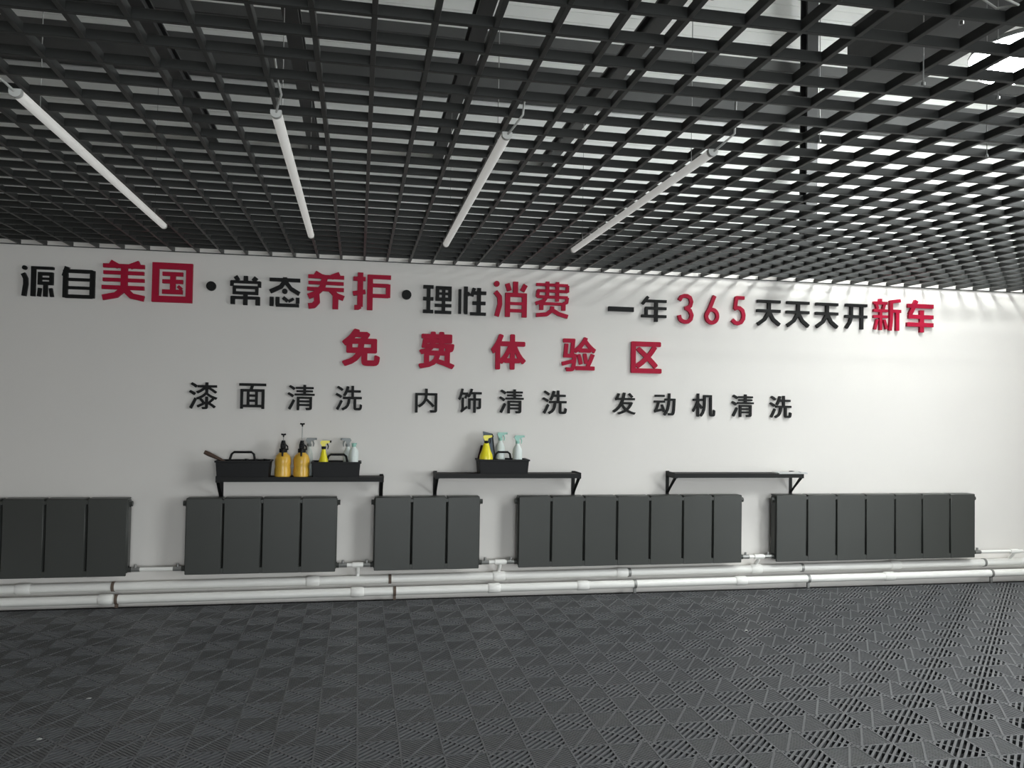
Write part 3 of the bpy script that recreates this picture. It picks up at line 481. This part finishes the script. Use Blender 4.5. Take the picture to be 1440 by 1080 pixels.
for c, x0, z0, x1, z1, col, off, lab in LET:
    dp = 0.028 if z0 > 2.4 else 0.02
    me = glyph_mesh(c, x0, z0, x1, z1, off, dp); me.materials.append(M_red if col == 'r' else M_black)
    nm = 'sign_dot' if c == '·' else 'sign_numeral' if c in '365' else 'sign_character'
    o = bpy.data.objects.new(nm, me); COL.objects.link(o)
    o.location = ((x0 + x1) / 2, WALL_Y - 0.003, (z0 + z1) / 2)
    tag(o, lab, 'lettering', 'top line of wall lettering' if z0 > 2.4 else 'red second line of wall lettering' if z0 > 1.9 else 'small third line of wall lettering')

# ---------------------------------------------------------------- radiators
RZ0, RZ1 = 0.262, 0.886
def section_mesh(w):
    b = MB(); g = 0.008; y0, y1 = -0.055, 0.055       # front plate with chamfered edges and a rolled-back top
    b.box(g, w - g, y0, y0 + 0.016, 0.0, RZ1 - RZ0, 0.005)
    b.box(0.0015, w - 0.0015, y0 + 0.020, y1 - 0.01, 0.02, RZ1 - RZ0 - 0.012, 0.006)
    b.box(g, w - g, y0 + 0.004, y1, RZ1 - RZ0 - 0.012, RZ1 - RZ0 + 0.002, 0.004)
    me = b.mesh('section'); me.materials.append(M_rad); return me
def radiator(bounds, lab, x_off=0):
    x0, x1 = bounds[0], bounds[-1]
    r = empty('radiator', (x0, WALL_Y - 0.105, RZ0), lab, 'radiator', 'dark radiators along the wall')
    for a, b_ in zip(bounds, bounds[1:]): child('section', section_mesh(b_ - a), r, (a - x0, 0, 0))
    L = x1 - x0
    MB().box(0.012, L - 0.012, -0.053, -0.03, 0.001, 0.05, 0.003).build('bottom_rail', M_rad, r)
    MB().box(0.012, L - 0.012, -0.053, -0.03, RZ1 - RZ0 - 0.045, RZ1 - RZ0 - 0.013, 0.003).build('top_rail', M_rad, r)
    for z in (0.05, RZ1 - RZ0 - 0.05):
        MB().tube([(-0.004, 0.0, z), (L + 0.004, 0.0, z)], 0.024, 12).build('header_tube', M_radgap, r)
    for sx, xx in ((-1, 0.0), (1, L)):
        for z in (0.045, RZ1 - RZ0 - 0.045):
            MB().tube([(xx - sx * 0.002, -0.01, z), (xx + sx * 0.022, -0.01, z)], 0.022, 8, smooth=False).build('end_plug', M_rad, r)
    for k in range(2):
        xx = 0.2 + k * (L - 0.4); MB().box(xx - 0.02, xx + 0.02, 0.05, 0.1045, 0.30, 0.40, 0.003).build('wall_bracket', M_radgap, r)
    return r
radiator([-3.375, -3.06, -2.743, -2.428, -2.12, -1.807], 'dark grey panel radiator at the far left, cut by the picture edge')
radiator([-1.375, -1.079, -0.77, -0.455, -0.155], 'dark grey four-section radiator under the left shelf with the yellow sprayers')
radiator([0.150, 0.471, 0.775, 1.070], 'dark grey three-section radiator, narrowest, between the left and middle shelves')
radiator([1.405, 1.706, 2.009, 2.317, 2.63, 2.948, 3.242, 3.540], 'dark grey seven-section radiator under the right end of the middle shelf')
radiator([3.875, 4.198, 4.504, 4.815, 5.13, 5.427, 5.735, 6.025], 'grey seven-section radiator at the far right, below the empty shelf')

# ---------------------------------------------------------------- heating pipes
PX = [-5.3, -3.6, -1.95, 0.03, 1.25, 2.40, 3.73, 4.9, 6.5, 8.8]
def run(nm, y, za, zb, r, lab, joints):
    t = empty(nm, (0, y, 0), lab, 'pipe')
    zz = lambda x: za + (zb - za) * (x + 3) / 9.5
    js = [LEFT_X + 0.01] + joints + [RIGHT_X - 0.01]
    for a, b_ in zip(js, js[1:]):
        MB().tube([(a, 0, zz(a)), (b_, 0, zz(b_))], r, 16).build('pipe_length', M_pipe, t)
    for x in joints:
        MB().tube([(x - 0.055, 0, zz(x - 0.055)), (x - 0.045, 0, zz(x)), (x + 0.045, 0, zz(x)), (x + 0.055, 0, zz(x + 0.055))], [r + .002, r + 0.008, r + 0.008, r + .002], 16).build('coupling', M_pipe, t)
    return t, zz
t1, zu = run('heating_pipe', WALL_Y - 0.062, 0.158, 0.192, 0.036, 'upper of the two white heating pipes running along the foot of the wall', [-2.6, -0.35, 1.257, 2.40, 3.727, 5.2])
t2, zl = run('heating_pipe', WALL_Y - 0.110, 0.066, 0.094, 0.036, 'lower of the two white heating pipes, just above the floor', [-1.972, 0.024, 1.207, 2.017, 3.55, 5.1])
for x, m_ in ((-1.93, M_rust), (0.30, M_rust), (2.47, M_fit), (4.2, M_fit), (6.2, M_fit)):      # clamps
    c1 = MB().tube([(x - 0.012, 0, zu(x)), (x + 0.012, 0, zu(x))], 0.0405, 16).build('clamp', m_, t1)
    c2 = MB().tube([(x + 0.028, 0, zl(x)), (x + 0.052, 0, zl(x))], 0.0405, 16).build('clamp', m_, t2)
    MB().box(x + 0.028, x + 0.052, -0.012, 0.012, 0.001, zl(x) - 0.03, 0.002).build('clamp_foot', m_, c2)
    MB().box(x - 0.012, x + 0.012, 0.036, 0.0615, zu(x) - 0.01, zu(x) + 0.01, 0.002).build('clamp_stem', m_, c1)

def branch(x0, x1, tee, down, lab):
    z = RZ0 + 0.045
    yb = -0.115
    b = empty('branch_pipe', ((x0 + x1) / 2, WALL_Y + yb, z), lab, 'pipe', 'short white branch pipes between radiators')
    h = (x1 - x0) / 2
    MB().tube([(-h + 0.06, 0, 0), (h - (0.06 if tee is None or x1 < 6.05 else 0), 0, 0)], 0.0165, 12).build('pipe_length', M_pipe, b)
    ends = [-1] if x1 > 6.05 else [-1, 1]
    for s_ in ends:
        v = MB().tube([(s_ * (h - 0.001), 0, 0), (s_ * (h - 0.065), 0, 0)], 0.020, 8, smooth=False)
        v.tube([(s_ * (h - 0.03), 0, 0.01), (s_ * (h - 0.03), 0, 0.042)], 0.011, 8)
        v.build('valve', M_fit, b)
    if tee is not None:
        tx = tee - (x0 + x1) / 2
        MB().tube([(tx - 0.045, 0, 0), (tx + 0.045, 0, 0)], 0.0235, 12).build('tee', M_pipe, b)
        zt_ = (zu(tee) if down == 'u' else zl(tee)) - z + 0.030
        yy = (0.053 if down == 'u' else -0.055)
        MB().tube([(tx, 0, 0), (tx, yy * 0.2, -0.035), (tx, yy, -0.075), (tx, yy, zt_)], 0.0175, 12).build('drop_pipe', M_pipe, b)
        if down == 'l':
            pass
    return b
branch(-1.784, -1.398, None, None, 'short white pipe joining the far left radiator to the next one')
branch(-0.132, 0.127, 0.024, 'u', 'white pipe tee between the four-section and three-section radiators')
branch(1.093, 1.382, 1.257, 'u', 'white pipe tee right of the three-section radiator')
branch(3.563, 3.852, 3.727, 'u', 'white pipe tee left of the far right radiator')
branch(6.048, 6.60, 6.50, 'u', 'white pipe leaving the right end of the far right radiator')

# ---------------------------------------------------------------- wall shelves
def shelf(x0, x1, zt, lab, depth=0.21):
    s = empty('wall_shelf', ((x0 + x1) / 2, WALL_Y, zt), lab, 'shelf', 'black bracket shelves on the wall')
    h = (x1 - x0) / 2; y = -depth
    MB().box(-h + 0.004, h - 0.004, y + 0.004, -0.004, -0.016, 0.0, 0.002).build('board', M_board, s)
    f = MB().box(-h, h, y, y + 0.004, -0.036, 0.004); f.box(-h, h, -0.004, -0.0002, -0.036, -0.001)
    f.box(-h, h, y + 0.004, y + 0.03, -0.020, -0.016); f.build('angle_frame', M_shelf, s)
    for sx in (-1, 1):
        b = MB(); xa = sx * (h - 0.016)
        b.box(xa - 0.016, xa + 0.016, -0.005, -0.0004, -0.23, 0.012)
        b.box(xa - 0.016, xa + 0.016, y - 0.004, -0.002, -0.040, -0.036)
        b.box(xa + sx * 0.013, xa + sx * 0.016, y - 0.004, -0.002, -0.040, 0.012)
        b.add([(xa - 0.013, y + 0.008, -0.036), (xa + 0.013, y + 0.008, -0.036), (xa + 0.013, y + 0.03, -0.036), (xa - 0.013, y + 0.03, -0.036),
               (xa - 0.013, -0.016, -0.180), (xa + 0.013, -0.016, -0.180), (xa + 0.013, -0.003, -0.197), (xa - 0.013, -0.003, -0.197)],
              [(0, 1, 5, 4), (1, 2, 6, 5), (2, 3, 7, 6), (3, 0, 4, 7), (0, 3, 2, 1), (4, 5, 6, 7)])
        b.build('bracket', M_shelf, s)
    return s
shelf(-1.135, 0.226, 1.060, 'black wall shelf at left, crowded with caddies and yellow sprayers')
shelf(0.665, 1.961, 1.088, 'black wall shelf in the middle, carrying one caddy')
shelf(2.84, 4.129, 1.090, 'black wall shelf at right, empty but for a pale cloth')
Z1, Z2, Z3 = 1.0602, 1.0882, 1.0902
SY = WALL_Y - 0.106

# ---------------------------------------------------------------- things on the shelves
def caddy(x, z, w, dpt, h, hx, hw, hh, lab, y=SY):
    c = empty('tool_caddy', (x, y, z), lab, 'caddy', 'black cleaning caddies')
    b = MB(); t = 0.005; k = 0.95
    for sgn in (-1, 1):                       # four flaring walls and a floor
        b.add([(-w/2*k, sgn*dpt/2*k, 0), (w/2*k, sgn*dpt/2*k, 0), (w/2, sgn*dpt/2, h), (-w/2, sgn*dpt/2, h),
               (-w/2*k, sgn*(dpt/2*k - t), 0), (w/2*k, sgn*(dpt/2*k - t), 0), (w/2, sgn*(dpt/2 - t), h), (-w/2, sgn*(dpt/2 - t), h)],
              [(0,1,2,3), (4,7,6,5), (0,4,5,1), (3,2,6,7), (0,3,7,4), (1,5,6,2)])
        b.add([(sgn*w/2*k, -dpt/2*k, 0), (sgn*w/2*k, dpt/2*k, 0), (sgn*w/2, dpt/2, h), (sgn*w/2, -dpt/2, h),
               (sgn*(w/2*k - t), -dpt/2*k, 0), (sgn*(w/2*k - t), dpt/2*k, 0), (sgn*(w/2 - t), dpt/2, h), (sgn*(w/2 - t), -dpt/2, h)],
              [(0,1,2,3), (4,7,6,5), (0,4,5,1), (3,2,6,7), (0,3,7,4), (1,5,6,2)])
    b.box(-w/2*k, w/2*k, -dpt/2*k, dpt/2*k, 0, t); b.build('tub', M_caddy, c)
    r = MB()
    for sgn in (-1, 1):
        r.box(-w/2 - 0.008, w/2 + 0.008, sgn*dpt/2 - 0.008, sgn*dpt/2 + 0.008, h - 0.012, h + 0.002, 0.002)
        r.box(sgn*w/2 - 0.008, sgn*w/2 + 0.008, -dpt/2 + .008, dpt/2 - .008, h - 0.012, h + 0.002, 0.002)
    r.build('rim', M_caddy, c)
    MB().box(hx - hw/2 - 0.02, hx + hw/2 + 0.02, -0.006, 0.006, t, h - 0.004).build('divider', M_caddy, c)
    MB().tube([(hx - hw/2 - 0.02, 0, h - 0.03), (hx - hw/2 + 0.006, 0, h + hh * 0.75), (hx - hw/2 + 0.025, 0, h + hh), (hx + hw/2 - 0.025, 0, h + hh), (hx + hw/2 - 0.006, 0, h + hh * 0.75), (hx + hw/2 + 0.01, 0, h - 0.03)], 0.0095, 10).build('carry_handle', M_caddy, c)
    return c
caddy(-0.925, Z1, 0.43, 0.194, 0.135, -0.015, 0.19, 0.068, 'black plastic caddy at the left end of the left shelf, brush handle sticking out')
caddy(-0.172, Z1, 0.40, 0.194, 0.128, 0.005, 0.16, 0.058, 'black plastic caddy on the left shelf, right of the amber sprayers')
caddy(1.265, Z2, 0.445, 0.194, 0.125, 0.005, 0.135, 0.062, 'black plastic caddy on the middle shelf')

# brush and dark contents of the first caddy
br = empty('brush', (-1.085, SY - 0.03, Z1 + 0.10), 'brown handled brush leaning out of the left end of the first caddy', 'brush')
MB().tube([(-0.155, 0, 0.105), (-0.12, 0, 0.088), (-0.03, 0, 0.045), (0.02, 0, 0.012)], [0.016, 0.019, 0.012, 0.013], 10).build('handle', M_brown, br)
MB().box(0.012, 0.10, -0.025, 0.025, -0.012, 0.022, 0.006).build('bristle_block', M_caddy, br)
hd = MB(); 
for i in range(9):
    a = i / 8
    hd.tube([(-0.10 + 0.2 * a, -0.03 + 0.05 * (i % 3), 0), (-0.095 + 0.2 * a, -0.028 + 0.05 * (i % 3), 0.05 + 0.012 * math.sin(i * 2.1))], [0.024, 0.016], 8)
tag(hd.build('scrub_pad', M_caddy, loc=(-0.84, SY, Z1 + 0.085)), 'dark scrubbing pad heaped in the first caddy, behind its handle', 'pad')

def pump_sprayer(x, y, z, plunger, lab):
    s = empty('pump_sprayer', (x, y, z), lab, 'sprayer', 'amber pump sprayers')
    MB().lathe([(0.058, 0.0), (0.066, 0.008), (0.067, 0.06), (0.061, 0.085), (0.066, 0.11), (0.066, 0.15), (0.055, 0.18), (0.034, 0.20), (0.026, 0.207)], n=20).build('bottle', M_amber, s)
    MB().lathe([(0.024, 0.203), (0.032, 0.205), (0.033, 0.232), (0.028, 0.238)], n=14).build('collar', M_caddy, s)
    h = MB().box(-0.02, 0.02, -0.045, 0.025, 0.236, 0.282, 0.008)
    h.tube([(0, 0, 0.27), (0, 0, 0.305)], [0.022, 0.014], 10); h.tube([(0, -0.04, 0.262), (0, -0.062, 0.258)], [0.010, 0.006], 8)
    h.tube([(0.012, 0.0, 0.275), (0.034, 0.012, 0.255), (0.036, 0.02, 0.225)], 0.006, 8)
    h.build('pump_head', M_caddy, s)
    MB().tube([(0, -0.035, 0.236), (0, -0.052, 0.215), (0, -0.056, 0.175)], [0.010, 0.009, 0.007], 8).build('trigger', M_caddy, s)
    p = MB().tube([(0, 0, 0.30), (0, 0, plunger)], 0.0035, 8)
    p = p.build('plunger_rod', M_wire, s)
    MB().tube([(-0.019, 0, plunger + 0.012), (0, 0, plunger + 0.008), (0.019, 0, plunger + 0.012)], 0.007, 8).tube([(0, 0, plunger - 0.012), (0, 0, plunger + 0.01)], [0.006, 0.008], 8).build('plunger_handle', M_caddy, p)
    return s
pump_sprayer(-0.612, SY - 0.03, Z1, 0.345, 'amber pump sprayer with black head and lowered plunger, left of the pair')
pump_sprayer(-0.460, SY - 0.03, Z1, 0.435, 'amber pump sprayer with black head and plunger raised high, right of the pair')

def spray_bottle(x, y, z, lab, body, head, neck, h=0.21, r=0.04, shaped=False, face=1, sx=1.0):
    s = empty('spray_bottle', (x, y, z), lab, 'bottle')
    k = h / 0.21
    prof = [(r * .92, 0), (r, 0.006), (r, 0.145 * k), (r * .93, 0.165 * k), (r * .66, 0.185 * k), (r * .42, 0.198 * k), (r * .38, h)]
    if shaped: prof = [(r * .95, 0), (r * 1.0, 0.01), (r * 1.0, 0.10 * k), (r * .92, 0.125 * k), (r * .66, 0.155 * k), (r * .5, 0.185 * k), (r * .36, h)]
    MB().lathe(prof, n=18, sx=sx).build('bottle', body, s)
    MB().lathe([(0.017, h - 0.004), (0.019, h), (0.019, h + 0.018), (0.014, h + 0.021)], n=12).build('neck_ring', neck, s)
    q = MB().prism([(-0.012, h + 0.018), (0.012, h + 0.018), (0.016, h + 0.04), (0.05, h + 0.052), (0.05, h + 0.068), (-0.02, h + 0.068), (-0.03, h + 0.05)], 'y', -0.011, 0.011)
    if face < 0: q.v = [(-a, b_, c_) for a, b_, c_ in q.v]
    q = q.build('trigger_head', head, s)
    MB().tube([(face * 0.028, 0, h + 0.047), (face * 0.038, 0, h + 0.02), (face * 0.033, 0, h - 0.005)], [0.006, 0.005, 0.004], 8).build('trigger', neck, q)
    MB().tube([(face * 0.048, 0, h + 0.060), (face * 0.062, 0, h + 0.060)], 0.009, 8).build('nozzle', neck, q)
    return s
ST = Z1 + 0.0066; ST2 = Z2 + 0.0066
spray_bottle(-0.405, WALL_Y - 0.039, Z1, 'pale translucent spray bottle behind the amber sprayers, left shelf', M_clear, M_greypl, M_greypl, 0.255, 0.030)
spray_bottle(-0.280, SY - 0.043, ST, 'bright yellow spray bottle with black trigger in the left shelf caddy', M_yel, M_yel, M_caddy, 0.232, 0.040, True)
spray_bottle(-0.082, SY + 0.046, ST, 'milky spray bottle with grey head at the back of the left shelf caddy', M_clear, M_greypl, M_greypl, 0.25, 0.036, face=-1)
bt = empty('cleaner_bottle', (-0.030, SY - 0.044, ST), 'milky white bottle with teal cap at the right end of the left shelf caddy', 'bottle')
MB().lathe([(0.036, 0), (0.040, 0.006), (0.040, 0.20), (0.034, 0.225), (0.016, 0.245), (0.014, 0.255)], n=18).build('bottle', M_clear, bt)
MB().lathe([(0.017, 0.25), (0.018, 0.253), (0.018, 0.276), (0.015, 0.28)], n=14).build('cap', M_teal, bt)
MB().tube([(-0.02, 0, 0.272), (0.024, 0, 0.276)], 0.006, 8).build('spout', M_teal, bt)

spray_bottle(1.112, SY - 0.040, ST2, 'bright yellow spray bottle with dark neck band in the middle shelf caddy', M_yel, M_yel, M_caddy, 0.262, 0.042, True, sx=1.45)
pn = empty('plastic_scraper', (1.168, SY + 0.01, ST2), 'dark blue flat board leaning behind the yellow bottle, middle shelf', 'board')
sl = MB().prism([(-0.030, 0.0), (0.040, 0.0), (-0.004, 0.345), (-0.080, 0.362)], 'y', -0.006, 0.006); sl.build('blade', M_blue, pn)
MB().prism([(0.040, 0.0), (0.052, 0.002), (0.008, 0.340), (-0.004, 0.345)], 'y', -0.010, 0.010).build('edge_strip', M_caddy, pn)
cl = MB()
for i in range(5):
    cl.tube([(0.012 * math.sin(i), -0.05 + i * 0.025, 0), (-0.004, -0.05 + i * 0.025, 0.12), (0.012, -0.045 + i * 0.022, 0.235 - 0.02 * (i % 2))], [0.020, 0.022, 0.010], 8)
tag(cl.build('cleaning_rag', M_maroon, loc=(1.082, SY + 0.045, ST2)), 'dark maroon rag stuffed left of the yellow bottle, middle shelf', 'rag')
spray_bottle(1.252, SY + 0.040, ST2, 'milky spray bottle with pale green trigger, nearest the blue board', M_clear, M_teal, M_teal, 0.285, 0.042)
spray_bottle(1.394, SY - 0.03, ST2, 'milky spray bottle with pale green trigger at the right of the middle caddy', M_clear, M_teal, M_teal, 0.262, 0.043)

# pale folded cloth on the right shelf
g = MB(); nx, ny = 22, 8; W_, D_ = 0.29, 0.13
def hz(u, v, s_): return 0.007 + 0.004 * math.sin(u * 9 + s_) * math.cos(v * 6) + 0.002 * math.sin(u * 23)
vs = []
for s_ in (0, 1):
    for i in range(nx + 1):
        for j in range(ny + 1):
            u, v = i / nx, j / ny
            vs.append(((u - .5) * W_, (v - .5) * D_, (hz(u, v, 0) + 0.004) if s_ else 0.0))
N = (nx + 1) * (ny + 1); fs = []
for i in range(nx):
    for j in range(ny):
        a = i * (ny + 1) + j; fs += [(a, a + 1, a + ny + 2, a + ny + 1), (N + a, N + a + ny + 1, N + a + ny + 2, N + a + 1)]
for i in range(nx):
    for j in (0, ny): a = i * (ny + 1) + j; fs.append((a, a + ny + 1, N + a + ny + 1, N + a))
for j in range(ny):
    for i in (0, nx): a = i * (ny + 1) + j; fs.append((a, a + 1, N + a + 1, N + a))
g.add(vs, fs, True)
tag(g.build('folded_cloth', M_cloth, loc=(4.02, WALL_Y - 0.15, Z3)), 'thin pale folded cloth on the right end of the right shelf', 'cloth')

# small scraps on the floor
for x, y, lab in ((-1.46, 4.95, 'tiny pale paper scrap on the floor at left, farther one'), (-1.52, 4.40, 'tiny pale paper scrap on the floor at left, nearer one'), (2.95, 5.75, 'tiny pale scrap on the floor right of centre')):
    tag(MB().prism([(-0.012, -0.006), (0.009, -0.008), (0.012, 0.004), (-0.004, 0.009)], 'z', 0.0005, 0.003).build('paper_scrap', M_cap, loc=(x, y, 0)), lab, 'scrap')
